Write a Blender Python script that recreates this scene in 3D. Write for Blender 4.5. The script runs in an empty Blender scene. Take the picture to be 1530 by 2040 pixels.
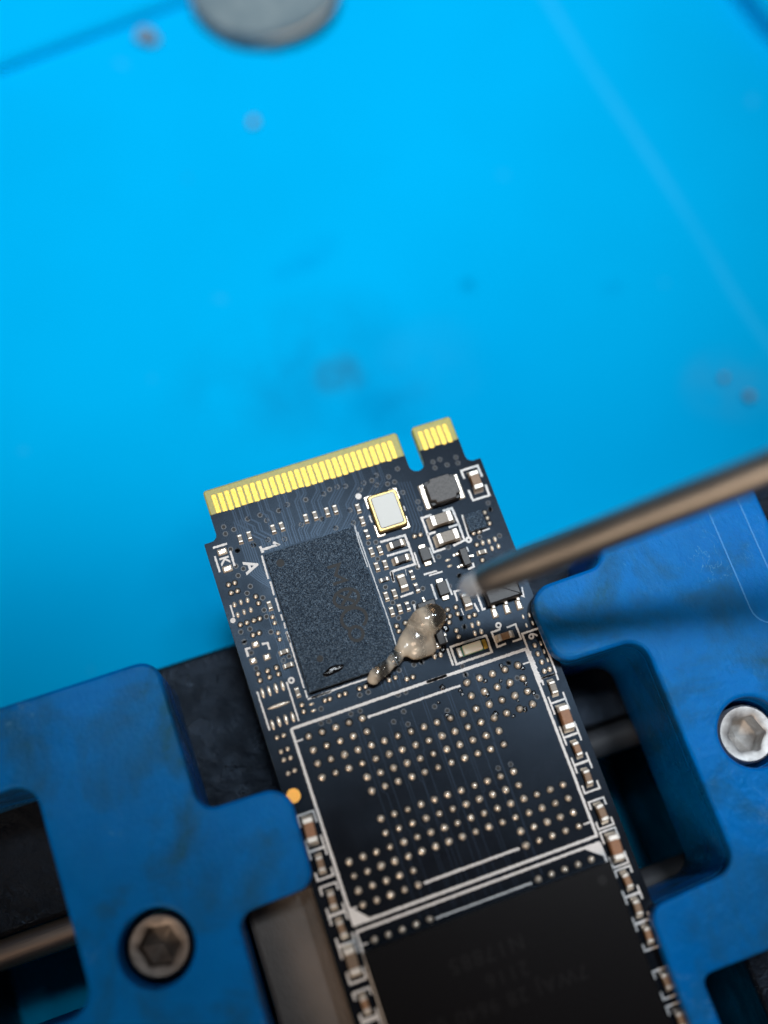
# An M.2 circuit board held in a blue work clamp, a bead of soldering flux on it and a dispensing needle above.
# Lengths are written in millimetres and scaled by S (1 scene unit = 1 cm).
import bpy, bmesh, math, random
from mathutils import Vector, Matrix, noise as mnoise
S = 0.1
R = random.Random(7)
sc = bpy.context.scene
col = sc.collection

# ------------------------------------------------------------------ camera
cam_d = bpy.data.cameras.new('camera')
cam = bpy.data.objects.new('camera', cam_d); col.objects.link(cam); sc.camera = cam
cam_d.sensor_fit = 'VERTICAL'; cam_d.sensor_height = 240.0
cam_d.lens = 240.0 * 2336.08 / 2040.0
cam_d.clip_start = 0.1; cam_d.clip_end = 500
rot = Matrix(((0.94375361, 0.29756192, -0.14417361), (-0.32612459, 0.9095801, -0.25750107), (0.05451494, 0.29003612, 0.95546176)))
M4 = rot.to_4x4(); M4.translation = Vector((-10.222, -28.548, 84.439)) * S
cam.matrix_world = M4
cam_d.dof.use_dof = True
cam_d.dof.focus_distance = 8.63
cam_d.dof.aperture_fstop = (cam_d.lens / 1000.0) / 0.42
sc.render.resolution_x = 768; sc.render.resolution_y = 1024

# ------------------------------------------------------------------ world, lamps, exposure
W = bpy.data.worlds.new('World'); sc.world = W; W.use_nodes = True
bg = W.node_tree.nodes['Background']
bg.inputs[0].default_value = (1.0, 0.86, 0.76, 1); bg.inputs[1].default_value = 0.06

def lamp(name, kind, loc, aim, energy, color, **kw):
    d = bpy.data.lights.new(name, kind); d.energy = energy; d.color = color
    for k, v in kw.items(): setattr(d, k, v)
    o = bpy.data.objects.new(name, d); col.objects.link(o)
    o.location = Vector(loc) * S
    o.rotation_euler = (Vector(aim) - Vector(loc)).to_track_quat('-Z', 'Y').to_euler()
    return o
# cool bench lamp beyond the top of the picture, its cone falling off towards the lower left
lamp('bench_lamp', 'SPOT', (16, 58, 300), (12, 66, -20), 53500, (0.86, 0.94, 1.0), spot_size=math.radians(39), spot_blend=1.0, shadow_soft_size=2.6)
# warm room light from behind the photographer
lamp('room_lamp', 'AREA', (-150, -190, 230), (0, -25, 0), 4200, (1.0, 0.75, 0.55), shape='RECTANGLE', size=12, size_y=12)
# added fill spot without a known source, brightening the right jaw
lamp('jaw_fill', 'SPOT', (92, 22, 300), (27, -35, 0), 26000, (0.84, 0.92, 1.0), spot_size=math.radians(16), spot_blend=1.0, shadow_soft_size=2.4)
sc.view_settings.view_transform = 'Standard'; sc.view_settings.look = 'None'
sc.view_settings.exposure = 0; sc.view_settings.gamma = 1
sc.render.engine = 'CYCLES'
sc.cycles.use_denoising = True
sc.cycles.max_bounces = 8; sc.cycles.transmission_bounces = 6

# ---- measured from the board, millimetres
SILK=[(0.16,[(-10.453,-4.481),(-9.371,-4.492)]),(0.15,[(-10.495,-5.128),(-10.504,-6.412)]),(0.15,[(-9.302,-5.098),(-9.34,-6.298)]),(0.13,[(-10.492,-9.014),(-10.506,-9.96)]),(0.14,[(-7.201,-6.16),(-7.272,-8.004)]),(0.13,[(-7.195,-8.239),(-7.256,-9.312)]),(0.13,[(-7.201,-9.538),(-7.239,-10.61)]),(0.12,[(-7.208,-10.826),(-7.212,-11.313)]),(0.12,[(-7.175,-11.479),(-7.221,-11.94)]),(0.12,[(-7.192,-12.164),(-7.208,-13.024)]),(0.12,[(-7.258,-12.228),(-7.208,-13.008),(-7.265,-16.505)]),(0.12,[(-7.242,-16.662),(-7.253,-17.228)]),(0.13,[(-7.267,-17.347),(-5.488,-17.352)]),(0.13,[(-6.998,-17.339),(-4.203,-17.286),(-2.533,-17.298)]),(0.09,[(0.075,-6.093),(-0.058,-7.713),(-0.034,-9.463)]),(0.09,[(0.125,-6.661),(0.123,-9.856),(0.131,-13.408),(0.048,-15.841)]),(0.17,[(-10.373,-13.061),(-10.367,-12.483),(-10.026,-12.497)]),(0.16,[(-9.185,-12.5),(-8.752,-12.543),(-8.761,-13.046)]),(0.13,[(-10.514,-15.659),(-10.494,-18.56)]),(0.12,[(-8.309,-15.681),(-8.338,-18.608)]),(0.18,[(1.473,-7.936),(3.403,-8.006),(3.438,-8.796),(3.415,-10.334),(1.543,-10.351),(1.475,-10.698),(1.443,-11.161)]),(0.17,[(1.614,-9.103),(3.367,-9.147)]),(0.1,[(1.382,-5.696),(1.386,-6.293)]),(0.1,[(4.068,-5.813),(4.089,-6.202)]),(0.13,[(3.641,-9.478),(3.625,-10.695)]),(0.12,[(4.844,-9.473),(4.856,-10.677)]),(0.13,[(3.742,-11.316),(4.774,-11.34)]),(0.13,[(4.088,-11.509),(5.153,-11.518)]),(0.17,[(5.97,-9.911),(5.024,-9.92),(5.066,-8.485),(5.075,-7.136),(5.867,-7.134)]),(0.17,[(6.78,-7.095),(7.514,-7.117),(7.572,-8.497),(7.543,-9.784),(6.603,-9.904)]),(0.17,[(5.066,-8.485),(5.7,-8.478)]),(0.17,[(6.758,-8.468),(7.554,-8.458)]),(0.17,[(9.231,-5.199),(9.21,-4.525),(10.559,-4.516),(10.581,-5.471)]),(0.17,[(9.208,-6.132),(9.251,-7.027),(10.59,-7.024),(10.598,-6.143)]),(0.12,[(8.047,-7.837),(7.944,-9.7)]),(0.13,[(9.094,-9.511),(9.678,-9.513)]),(0.11,[(7.526,-10.315),(7.544,-10.696)]),(0.15,[(7.023,-11.963),(7.514,-11.913),(7.526,-11.598)]),(0.15,[(4.031,-12.162),(4.006,-13.385)]),(0.15,[(5.203,-12.155),(5.19,-12.835),(5.234,-13.427)]),(0.16,[(1.479,-10.33),(1.426,-11.076)]),(0.16,[(1.54,-12.371),(2.555,-12.342)]),(0.05,[(2.58,-10.509),(2.5,-10.958)]),(0.15,[(2.28,-13.19),(2.254,-13.7)]),(0.15,[(5.44,-13.979),(5.479,-13.233),(6.581,-13.283),(6.629,-13.928)]),(0.15,[(6.561,-14.533),(6.661,-15.244)]),(0.08,[(5.499,-14.597),(5.513,-15.122)]),(0.15,[(7.011,-13.741),(6.999,-15.174),(7.233,-15.174)]),(0.12,[(10.376,-14.501),(10.265,-15.227),(10.097,-15.092)]),(0.15,[(3.68,-15.904),(3.648,-16.56),(3.332,-16.582)]),(0.16,[(3.512,-17.076),(3.493,-18.39)]),(0.17,[(3.781,-17.039),(6.541,-17.091),(6.528,-18.366),(3.753,-18.377),(3.781,-17.039)]),(0.14,[(7.724,-16.841),(7.672,-16.979),(7.018,-16.993),(7.054,-18.134),(7.737,-18.106)]),(0.14,[(8.208,-17.003),(8.919,-16.981),(8.926,-18.118),(8.249,-18.123)]),(0.21,[(-9.019,-18.972),(2.81,-18.903)]),(0.22,[(1.252,-18.921),(9.029,-18.948)])]
RINGS=[((-7.961,-15.673),0.25,0.1),((7.862,-9.835),0.26,0.08),((7.692,-16.65),0.24,0.1)]
DOTS_SILK=[((1.088,-4.02),0.24),((-10.644,-10.17),0.2)]
VIA=[(-9.243,-4.985),(-8.79,-5.24),(-7.53,-5.177),(-8.781,-6.693),(-9.249,-6.329),(-9.3,-7.072),(-8.697,-8.133),(-9.077,-8.552),(-8.088,-9.243),(-8.268,-10.139),(-8.255,-10.658),(-9.658,-11.162),(-10.352,-11.16),(-8.281,-11.851),(-10.332,-11.903),(-10.331,-11.964),(-10.087,-12.855),(-10.083,-14.036),(-7.567,-13.976),(-8.057,-14.114),(-3.631,-18.25),(-2.981,-18.246),(-0.349,-17.454),(-6.571,-18.297),(-0.425,-19.107),(-1.003,-19.111),(-4.66,-19.312),(-3.97,-19.323),(-6.308,-19.294),(-6.89,-19.269),(-1.019,-20.37),(-1.949,-20.818),(-1.03,-21.325),(0.613,-7.733),(1.174,-7.837),(0.871,-9.097),(0.724,-11.316),(0.849,-12.584),(3.325,-12.283),(2.29,-13.089),(0.882,-13.813),(1.695,-14.264),(5.263,-10.359),(6.208,-9.922),(6.233,-12.219),(5.261,-12.74),(3.499,-10.627),(5.247,-15.964),(5.237,-15.289),(6.243,-12.235),(6.654,-12.609),(8.711,-9.898),(10.188,-10.275),(10.229,-8.114),(6.089,-13.081),(5.244,-15.291),(5.277,-15.974),(1.426,-17.419),(4.136,-18.657),(4.103,-19.302),(7.412,-19.502),(-9.228,-3.171),(-9.263,-3.726),(-8.576,-3.599),(-7.365,-3.138),(-6.392,-3.133),(-6.052,-3.686),(-4.965,-3.232),(-4.218,-2.988),(-2.778,-3.045),(-1.346,-3.021),(-0.815,-2.833),(-0.202,-2.813),(0.4,-2.954),(1.381,-3.559),(1.808,-3.137),(2.46,-3.14),(2.903,-2.864),(3.772,-3.257),(3.507,-3.778),(2.701,-3.604),(-3.688,-4.805),(-2.106,-4.86),(-5.218,-5.482),(-6.392,-5.16),(-7.543,-5.197),(-8.79,-5.232),(0.125,-4.864),(-1.326,-5.849),(0.047,-5.868),(4.062,-3.793),(4.623,-2.868),(4.378,-4.778),(7.394,-3.176),(7.962,-3.148),(8.347,-3.742),(9.203,-3.371),(7.376,-3.673),(9.19,-3.848),(5.225,-5.822),(5.183,-6.388),(10.274,-7.581),(10.253,-8.122),(0.804,-17.428),(1.375,-17.417),(1.202,-20.749),(1.977,-21.307),(8.495,-22.462),(4.027,-26.304),(4.97,-26.335),(7.62,-20.731),(4.163,-19.297),(7.428,-19.482)]
DOTS=[('d',(-10.162,-7.517)),('d',(-9.687,-7.518)),('d',(-10.16,-8.167)),('d',(-9.685,-8.169)),('d',(-8.536,-8.991)),('d',(-8.5,-9.52)),('d',(-10.218,-10.644)),('d',(-9.725,-10.655)),('d',(-9.192,-10.653)),('d',(-8.751,-10.647)),('d',(-7.824,-10.827)),('d',(-7.806,-11.294)),('d',(-9.575,-11.649)),('d',(-9.114,-11.65)),('d',(-7.807,-12.086)),('d',(-7.833,-12.561)),('v',(-10.19,-9.088)),('v',(-9.694,-9.046)),('v',(-9.184,-9.061)),('v',(-10.185,-9.887)),('v',(-9.683,-9.823)),('v',(-9.174,-9.838)),('d',(-10.069,-14.466)),('d',(-10.076,-14.962)),('d',(-9.359,-14.48)),('d',(-9.36,-14.954)),('d',(-8.685,-14.455)),('d',(-8.69,-14.939)),('d',(-7.767,-17.598)),('d',(-7.799,-18.079)),('d',(-6.11,-17.811)),('d',(-5.739,-17.812)),('h',(-7.101,-17.748)),('h',(-7.113,-18.237)),('d',(-5.023,-17.806)),('d',(-4.577,-17.807)),('d',(-3.502,-17.796)),('d',(-3.031,-17.805)),('d',(-1.26,-17.901)),('d',(-0.77,-17.866)),('d',(-0.028,-18.266)),('d',(4.08,-8.31)),('d',(4.546,-8.328)),('d',(9.767,-8.209)),('d',(9.802,-8.684)),('d',(9.823,-9.126)),('d',(8.394,-9.47)),('d',(8.831,-9.505)),('d',(8.317,-10.388)),('d',(8.299,-11.64)),('v',(8.795,-10.384)),('v',(9.279,-10.435)),('v',(9.767,-10.407)),('v',(9.302,-11.007)),('v',(9.827,-11.019)),('h',(5.818,-10.821)),('h',(5.803,-11.295)),('d',(5.163,-14.382)),('d',(5.132,-14.891)),('d',(5.863,-15.367)),('d',(6.306,-15.36)),('d',(4.519,-14.375)),('d',(4.52,-14.869)),('d',(4.314,-15.292)),('d',(4.61,-16.035)),('d',(4.611,-16.523)),('v',(5.848,-16.035)),('v',(6.337,-16.043)),('v',(5.828,-16.647)),('v',(6.331,-16.686)),('v',(2.426,-17.323)),('v',(2.9,-17.355)),('d',(0.551,-14.321)),('d',(0.582,-14.742)),('d',(1.241,-14.319)),('d',(-0.035,-18.228)),('d',(0.441,-18.238)),('o',(9.726,-18.894)),('o',(9.704,-19.552)),('o',(9.76,-20.208)),('o',(9.698,-20.898)),('o',(10.117,-20.887)),('t',(10.194,-18.897)),('t',(10.203,-19.54)),('t',(10.226,-20.212)),('t',(9.663,-16.627)),('t',(10.148,-16.659)),('t',(9.665,-17.302)),('t',(10.166,-17.288)),('d',(-10.15,-19.221)),('d',(-9.655,-19.223)),('d',(-10.175,-20.246)),('d',(-9.676,-20.204)),('d',(-10.156,-20.858)),('d',(-9.672,-20.86)),('d',(-10.16,-21.842)),('d',(-9.661,-21.793))]
PADS8=[('p',(-10.172,-15.898)),('p',(-9.679,-15.89)),('p',(-9.157,-15.868)),('p',(-8.662,-15.861)),('p',(-10.178,-18.253)),('p',(-9.675,-18.204)),('p',(-9.163,-18.206)),('p',(-8.65,-18.208))]
SQ=[(-9.618,-12.38),(-9.105,-13.511),(-10.129,-13.469),(-9.875,-4.989),(-9.885,-6.355)]
BAR=((-10.197,-17.072),(-8.493,-17.106))
CAP_V=[(-8.341,-4.49),(-7.623,-4.46),(-5.788,-4.508),(-5.126,-4.512),(-3.22,-4.481),(-2.499,-4.48),(-1.57,-4.482),(-0.92,-4.489),(0.743,-4.932),(0.725,-5.981),(0.606,-8.456),(1.236,-8.53),(0.611,-9.674),(1.259,-9.704),(0.544,-12.008),(1.183,-12.011),(0.555,-13.228),(1.176,-13.203),(-7.781,-9.983),(-7.799,-16.643)]
CAP_H=[(-7.825,-13.567),(-7.831,-14.594),(8.464,-11.084)]
RES_V=[(0.729,-7.042),(2.889,-11.046),(2.899,-12.109),(1.799,-13.217)]
RES_H=[(0.807,-10.767)]
BIG={'cap603h':[(6.333,-7.798),(6.331,-9.245)],'cap603v':[(9.902,-5.713)],'cap402v':[(2.017,-11.397),(6.049,-14.194)],'cap402hd':[(2.531,-8.535),(2.528,-9.727)],'cap402hb':[(7.8,-17.586)]}
DIODE=[(4.314,-9.945),(4.675,-12.814)]
SOT=[((7.042,-11.099),'v'),((3.082,-13.644),'h')]
COL_RIGHT=[('s',(9.92,-22.237)),('B',(9.783,-24.542)),('s',(9.806,-26.866)),('s',(9.778,-28.94)),('m',(9.859,-31.538)),('B',(9.825,-34.011)),('s',(9.841,-36.363)),('s',(9.832,-38.224)),('s',(9.698,-40.103)),('s',(9.78,-43.226))]
COL_LEFT=[('B',(-9.83,-26.018)),('s',(-9.933,-28.356)),('s',(-9.984,-30.864)),('s',(-9.945,-32.818)),('M',(-9.862,-34.981)),('s',(-9.878,-37.84))]
# ------------------------------------------------------------------ materials
def mat(name, base, rough=.5, metal=0, spec=.5, **kw):
    m = bpy.data.materials.new(name); m.use_nodes = True
    b = m.node_tree.nodes['Principled BSDF']
    b.inputs['Base Color'].default_value = (*base, 1); b.inputs['Roughness'].default_value = rough
    b.inputs['Metallic'].default_value = metal; b.inputs['Specular IOR Level'].default_value = spec
    for k, v in kw.items(): b.inputs[k.replace('_', ' ')].default_value = (*v, 1) if isinstance(v, tuple) else v
    return m
class NT:
    def __init__(s, m): s.m = m; s.t = m.node_tree; s.b = s.t.nodes['Principled BSDF']; s.tc = None
    def n(s, typ, **kw):
        x = s.t.nodes.new(typ)
        for k, v in kw.items(): setattr(x, k, v)
        return x
    def l(s, a, b): s.t.links.new(a, b)
    def coord(s):
        if not s.tc: s.tc = s.n('ShaderNodeTexCoord')
        return s.tc.outputs['Object']
    def mapped(s, scale=(1, 1, 1), rotz=0, loc=(0, 0, 0)):
        mp = s.n('ShaderNodeMapping'); mp.inputs['Scale'].default_value = scale; mp.inputs['Rotation'].default_value = (0, 0, rotz); mp.inputs['Location'].default_value = loc
        s.l(s.coord(), mp.inputs[0]); return mp.outputs[0]
    def noise(s, scale, detail=3, rough=.5, vec=None, dist=0):
        x = s.n('ShaderNodeTexNoise'); x.inputs['Scale'].default_value = scale; x.inputs['Detail'].default_value = detail
        x.inputs['Roughness'].default_value = rough; x.inputs['Distortion'].default_value = dist
        s.l(vec if vec is not None else s.coord(), x.inputs['Vector']); return x.outputs['Fac']
    def ramp(s, fac, *stops):
        x = s.n('ShaderNodeValToRGB'); e = x.color_ramp.elements
        while len(e) < len(stops): e.new(.5)
        for i, (p, c) in enumerate(stops): e[i].position = p; e[i].color = (*c, 1) if isinstance(c, tuple) else (c, c, c, 1)
        s.l(fac, x.inputs[0]); return x.outputs[0]
    def mix(s, fac, a, b):
        x = s.n('ShaderNodeMix', data_type='RGBA')
        for v, i in ((fac, 0), (a, 6), (b, 7)):
            if isinstance(v, (int, float)): x.inputs[i].default_value = v
            elif isinstance(v, tuple): x.inputs[i].default_value = (*v, 1)
            else: s.l(v, x.inputs[i])
        return x.outputs[2]
    def math(s, op, a, b=0):
        x = s.n('ShaderNodeMath', operation=op)
        for i, v in enumerate((a, b)):
            if isinstance(v, (int, float)): x.inputs[i].default_value = v
            else: s.l(v, x.inputs[i])
        return x.outputs[0]
    def bump(s, h, strength, dist, prev=None):
        x = s.n('ShaderNodeBump'); x.inputs['Strength'].default_value = strength; x.inputs['Distance'].default_value = dist
        s.l(h, x.inputs['Height'])
        if prev is not None: s.l(prev, x.inputs['Normal'])
        return x.outputs[0]
    def set(s, name, v): s.l(v, s.b.inputs[name])

M = {}
# solder mask, black with a blue cast
m = mat('solder_mask', (.011, .013, .019), .3, spec=.085, Specular_Tint=(.5, .72, 1.0)); t = NT(m)
f = t.noise(9, 4); t.set('Base Color', t.ramp(f, (.3, (.0050, .0056, .0078)), (.7, (.0075, .0084, .0115))))
t.set('Roughness', t.ramp(t.noise(3, 3), (.3, .21), (.7, .30)))
t.set('Normal', t.bump(t.noise(130, 2), .10, .002)); M['mask'] = m
m = mat('mask_over_copper', (.016, .023, .038), .26, spec=.13, Specular_Tint=(.5, .72, 1.0)); M['trace'] = m
# bare laminate at the connector
m = mat('laminate', (.36, .33, .055), .45, Subsurface_Weight=.25, Subsurface_Scale=.04); m.node_tree.nodes['Principled BSDF'].inputs['Subsurface Radius'].default_value = (1, 1, .3)
t = NT(m); t.set('Base Color', t.ramp(t.noise(60, 3), (.3, (.30, .30, .06)), (.7, (.42, .38, .07)))); M['laminate'] = m
m = mat('gold_plating', (.90, .62, .18), .48, .9); t = NT(m)
t.set('Base Color', t.ramp(t.noise(55, 3), (.3, (.54, .325, .05)), (.7, (.72, .48, .105)))); t.set('Normal', t.bump(t.noise(90, 2), .25, .003)); M['gold'] = m
M['rim_gold'] = mat('pale_gold_rim', (.46, .34, .14), .42, .8)
M['pale_edge'] = mat('pale_blue_edge', (.03, .26, .62), .5)
M['gold_worn'] = mat('worn_gold', (.42, .26, .06), .5, .8)
M['copper'] = mat('bare_copper_pad', (.80, .36, .06), .42, .55)
m = mat('white_ink', (.72, .72, .72), .6); t = NT(m)
t.set('Base Color', t.ramp(t.noise(120, 3), (.3, (.66, .66, .66)), (.65, (.86, .86, .86)))); M['ink'] = m
m = mat('solder', (.84, .76, .65), .33, .6); t = NT(m)
t.set('Normal', t.bump(t.noise(45, 2), .35, .01)); t.set('Roughness', t.ramp(t.noise(70, 2), (.3, .24), (.7, .42))); M['solder'] = m
m = mat('tin_terminal', (.66, .62, .56), .45, .6); t = NT(m); t.set('Normal', t.bump(t.noise(80, 2), .2, .004)); M['tin'] = m
M['via_hole'] = mat('via_hole', (.002, .002, .003), .6)
M['via_ring'] = mat('via_ring', (.020, .027, .040), .35, spec=.3)
M['pad_gap'] = mat('mask_opening', (.003, .003, .004), .45, spec=.08)
def ceramic(n, c):
    m = mat(n, c, .5); t = NT(m); t.set('Base Color', t.ramp(t.noise(50, 3), (.3, tuple(v * .85 for v in c)), (.7, tuple(v * 1.12 for v in c)))); return m
M['cer_grey'] = ceramic('grey_ceramic', (.26, .235, .20)); M['cer_brown'] = ceramic('brown_ceramic', (.30, .135, .055)); M['cer_tan'] = ceramic('tan_ceramic', (.24, .15, .085)); M['cer_dark'] = ceramic('dark_ceramic', (.035, .037, .042))
M['res_body'] = ceramic('resistor_body', (.05, .055, .07))
# moulded epoxy with a sandy top
m = mat('sandy_epoxy', (.016, .019, .027), .30, spec=.5, Specular_Tint=(.45, .72, 1.0)); t = NT(m)
v = t.n('ShaderNodeTexVoronoi'); v.inputs['Scale'].default_value = 62; t.l(t.coord(), v.inputs['Vector'])
h = t.math('ADD', v.outputs['Distance'], t.noise(95, 2)); t.set('Normal', t.bump(h, .9, .014))
t.set('Base Color', t.ramp(t.noise(116, 3, .65), (.36, (.011, .019, .033)), (.52, (.046, .070, .104)), (.66, (.16, .225, .30)))); M['epoxy'] = m  # pale blue flecks paint the lamp's glints on the grain
m = mat('smooth_epoxy', (.0045, .0042, .005), .28, spec=.1); t = NT(m); t.set('Normal', t.bump(t.noise(110, 3), .12, .004)); M['epoxy2'] = m
m = mat('black_epoxy', (.014, .015, .018), .45); t = NT(m); t.set('Normal', t.bump(t.noise(90, 3), .3, .004)); M['black'] = m
M['laser'] = mat('laser_mark', (.036, .040, .044), .6, spec=.2)
M['faint_mark'] = mat('faint_laser_mark', (.0078, .0074, .0082), .35, spec=.12)
m = mat('osc_lid', (.46, .46, .44), .55, .5); t = NT(m); t.set('Normal', t.bump(t.noise(75, 3), .14, .005)); M['lid'] = m
m = mat('ferrite', (.085, .086, .088), .55); t = NT(m); t.set('Normal', t.bump(t.noise(60, 4), .3, .006))
t.set('Base Color', t.ramp(t.noise(50, 3), (.3, (.065, .066, .07)), (.7, (.11, .11, .112)))); M['ferrite'] = m
M['led'] = mat('led_lens', (.86, .83, .70), .25, Subsurface_Weight=.4, Subsurface_Scale=.05)
M['led_green'] = mat('led_green', (.03, .22, .14), .4)
# flux: milky amber gel
m = mat('flux_gel', (.80, .68, .53), .13, Subsurface_Weight=.0); t = NT(m)
t.b.inputs['IOR'].default_value = 1.45; t.b.inputs['Coat Weight'].default_value = .5; t.b.inputs['Coat Roughness'].default_value = .04
sx = t.n('ShaderNodeSeparateXYZ'); t.l(t.coord(), sx.inputs[0])
f = t.math('ADD', t.ramp(t.math('ADD', t.math('MULTIPLY', sx.outputs[0], 1.428), .4286), (.04, .30), (.16, .66), (.24, .66), (.29, .36), (.37, .60), (.46, .34), (.66, .50), (.78, .36), (.90, .68)), t.math('MULTIPLY', t.math('SUBTRACT', t.noise(4.5, 3, .5, dist=.8), .5), .5))
t.set('Transmission Weight', t.ramp(f, (.34, .46), (.60, .98)))
t.set('Base Color', t.ramp(f, (.35, (.94, .84, .69)), (.65, (.90, .87, .80))))
t.set('Roughness', t.ramp(t.noise(6, 2), (.35, .05), (.65, .22)))
va = t.n('ShaderNodeVolumeAbsorption'); va.inputs['Color'].default_value = (.9, .78, .6, 1); va.inputs['Density'].default_value = 2.0
t.l(va.outputs[0], t.t.nodes['Material Output'].inputs['Volume'])
t.set('Normal', t.bump(t.noise(7, 2), .25, .02)); M['flux'] = m
m = mat('wet_flux', (.004, .004, .005), .06, spec=.4); t = NT(m); t.set('Normal', t.bump(t.noise(60, 2), .35, .01)); M['wet'] = m
m = mat('cloudy_flux', (.75, .80, .85), .3, Transmission_Weight=.55); M['cloudy'] = m
# needle steel, brushed
m = mat('needle_steel', (.58, .48, .38), .42, 1); t = NT(m)
t.set('Base Color', t.ramp(t.noise(2, 4, vec=t.mapped((1, 14, 14))), (.3, (.28, .265, .245)), (.7, (.45, .43, .40)))); t.set('Normal', t.bump(t.noise(40, 3, vec=t.mapped((.6, 4, 4))), .15, .01)); M['needle'] = m
M['shaded_rod'] = mat('shaded_steel', (.035, .037, .042), .6, spec=.3)  # right half of the rods, shade put into a darker colour
m = mat('rod_steel', (.27, .215, .18), .5, .85); t = NT(m); t.set('Normal', t.bump(t.noise(20, 3, vec=t.mapped((.2, 4, 4))), .2, .01)); M['rod'] = m
m = mat('zinc_steel', (.50, .50, .50), .55, .85); t = NT(m)
t.set('Base Color', t.ramp(t.noise(12, 4), (.3, (.36, .35, .34)), (.7, (.60, .60, .59)))); t.set('Normal', t.bump(t.noise(30, 4), .3, .008)); M['screw'] = m
m = mat('oxide_steel', (.17, .15, .135), .5, .85); t = NT(m)
t.set('Base Color', t.ramp(t.noise(12, 4), (.3, (.12, .105, .095)), (.7, (.23, .20, .18)))); t.set('Normal', t.bump(t.noise(30, 4), .3, .008)); M['screw_dark'] = m
# blue clamp plastic: handled, grimy, scuffed
m = mat('blue_plastic', (.0, .12, .42), .38, spec=.22, Specular_Tint=(.08, .5, 1.0), Coat_Weight=.05, Coat_Roughness=.06, Subsurface_Weight=.18, Subsurface_Scale=.12); t = NT(m)
t.b.inputs['Subsurface Radius'].default_value = (.05, .4, 1.0)
base = t.ramp(t.noise(.9, 5, .6), (.30, (.0, .105, .36)), (.55, (.0, .138, .48)), (.75, (.0, .165, .57)))
gr = t.ramp(t.noise(1.5, 6, .65, dist=.6), (.48, 0.0), (.70, .85))
c1 = t.mix(gr, base, (.012, .060, .085))
fib = t.noise(3.2, 3, .6, vec=t.mapped((1, 1, 1), .6), dist=2.6)
ln = t.math('SUBTRACT', 1.0, t.math('MULTIPLY', t.math('ABSOLUTE', t.math('SUBTRACT', fib, .5)), 120)); ln2 = t.n('ShaderNodeClamp'); t.l(ln, ln2.inputs[0])
msk = t.ramp(t.noise(2.3, 2), (.57, 0.0), (.66, .6))
c2 = t.mix(t.math('MULTIPLY', ln2.outputs[0], msk), c1, (.16, .38, .55)); t.set('Base Color', c2)
t.set('Roughness', t.ramp(t.noise(2.2, 5), (.3, .15), (.7, .38)))
b1 = t.bump(t.noise(5, 5, .65), .40, .03); t.set('Normal', t.bump(t.noise(34, 4, .65, vec=t.mapped((1.3, .6, 1), .5)), .55, .010, b1)); cn = t.bump(t.noise(26, 4, .7, vec=t.mapped((1.5, .7, 1), .5)), .5, .014); t.set('Coat Normal', cn); M['jaw'] = m
m = mat('black_anodised', (.003, .0035, .005), .3, spec=.13, Specular_Tint=(.5, .7, 1.0), Coat_Weight=.22, Coat_Roughness=.08); t = NT(m)
t.set('Coat Normal', t.bump(t.noise(30, 4, .7), 1.0, .03))
b1 = t.bump(t.noise(7, 5, .65, dist=.5), .45, .03); t.set('Normal', t.bump(t.noise(45, 3), .45, .01, b1)); t.set('Roughness', t.ramp(t.noise(3, 4), (.35, .22), (.65, .5))); M['beam'] = m
m = mat('grained_plastic', (.062, .052, .047), .55); t = NT(m)
t.set('Normal', t.bump(t.noise(36, 3, .6, vec=t.mapped((1.2, .55, 1))), .5, .012)); t.set('Base Color', t.ramp(t.noise(2, 4), (.3, (.090, .078, .070)), (.7, (.145, .120, .105)))); M['plate'] = m
# silicone mat
m = mat('blue_silicone', (.0, .27, .70), .7, spec=.1, Specular_Tint=(.0, .4, 1.0)); t = NT(m)
base = t.ramp(t.noise(.22, 4, .55), (.3, (.0, .355, .70)), (.7, (.0, .40, .79)))
def blob(x, y, r, sx=1.0, rz=0.0):
    mp = t.n('ShaderNodeMapping', vector_type='TEXTURE'); mp.inputs['Location'].default_value = (x * S, y * S, MATZ * S); mp.inputs['Scale'].default_value = (r * S * sx, r * S, 1.0); mp.inputs['Rotation'].default_value = (0, 0, rz)
    t.l(t.coord(), mp.inputs[0]); ln = t.n('ShaderNodeVectorMath', operation='LENGTH'); t.l(mp.outputs[0], ln.inputs[0])
    return t.ramp(ln.outputs['Value'], (.0, 1.0), (1.0, 0.0))
MATZ = -26.0
cur = base
for (x, y, r, sx, rz, c, k) in ((6.8, 16.4, 3.0, 1.0, 0, (.03, .085, .11), 2.4), (2.0, 18.5, 8.5, 1.7, .2, (.003, .22, .47), .9), (16, 14.5, 6.0, 1.3, .3, (.03, .36, .68), .4), (9.5, 12, 5, 1.4, 0, (.0, .20, .45), .9), (-6, -1, 10, 1.5, .3, (.0, .21, .52), .8), (45, 3, 5, 1.2, 0, (.06, .25, .42), .8), (23, 22, 1.2, 1, 0, (.0, .14, .34), 1.0), (7.5, 30, 2.2, 2.4, .4, (.0, .23, .56), .7), (38, 17, 1.4, 1.6, 0, (.0, .20, .5), .8)):
    nz = t.ramp(t.noise(2.4 if r < 3 else 1.1, 5, .65), (.34, 0.0), (.66, 1.0))
    fac = t.math('MULTIPLY', t.math('MULTIPLY', blob(x, y, r, sx, rz), nz), k)
    cl = t.n('ShaderNodeClamp'); t.l(fac, cl.inputs[0]); cur = t.mix(cl.outputs[0], cur, c)
sp = t.ramp(t.noise(3.3, 1, vec=t.mapped((1, 1, 1), 0, (3, 1, 0))), (.78, 0.0), (.84, .35)); cur = t.mix(sp, cur, (.05, .36, .66))
sp = t.ramp(t.noise(2.7, 1, vec=t.mapped((1, 1, 1), 0, (9, 4, 2))), (.78, 0.0), (.85, .5)); cur = t.mix(sp, cur, (.02, .16, .36))
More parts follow.
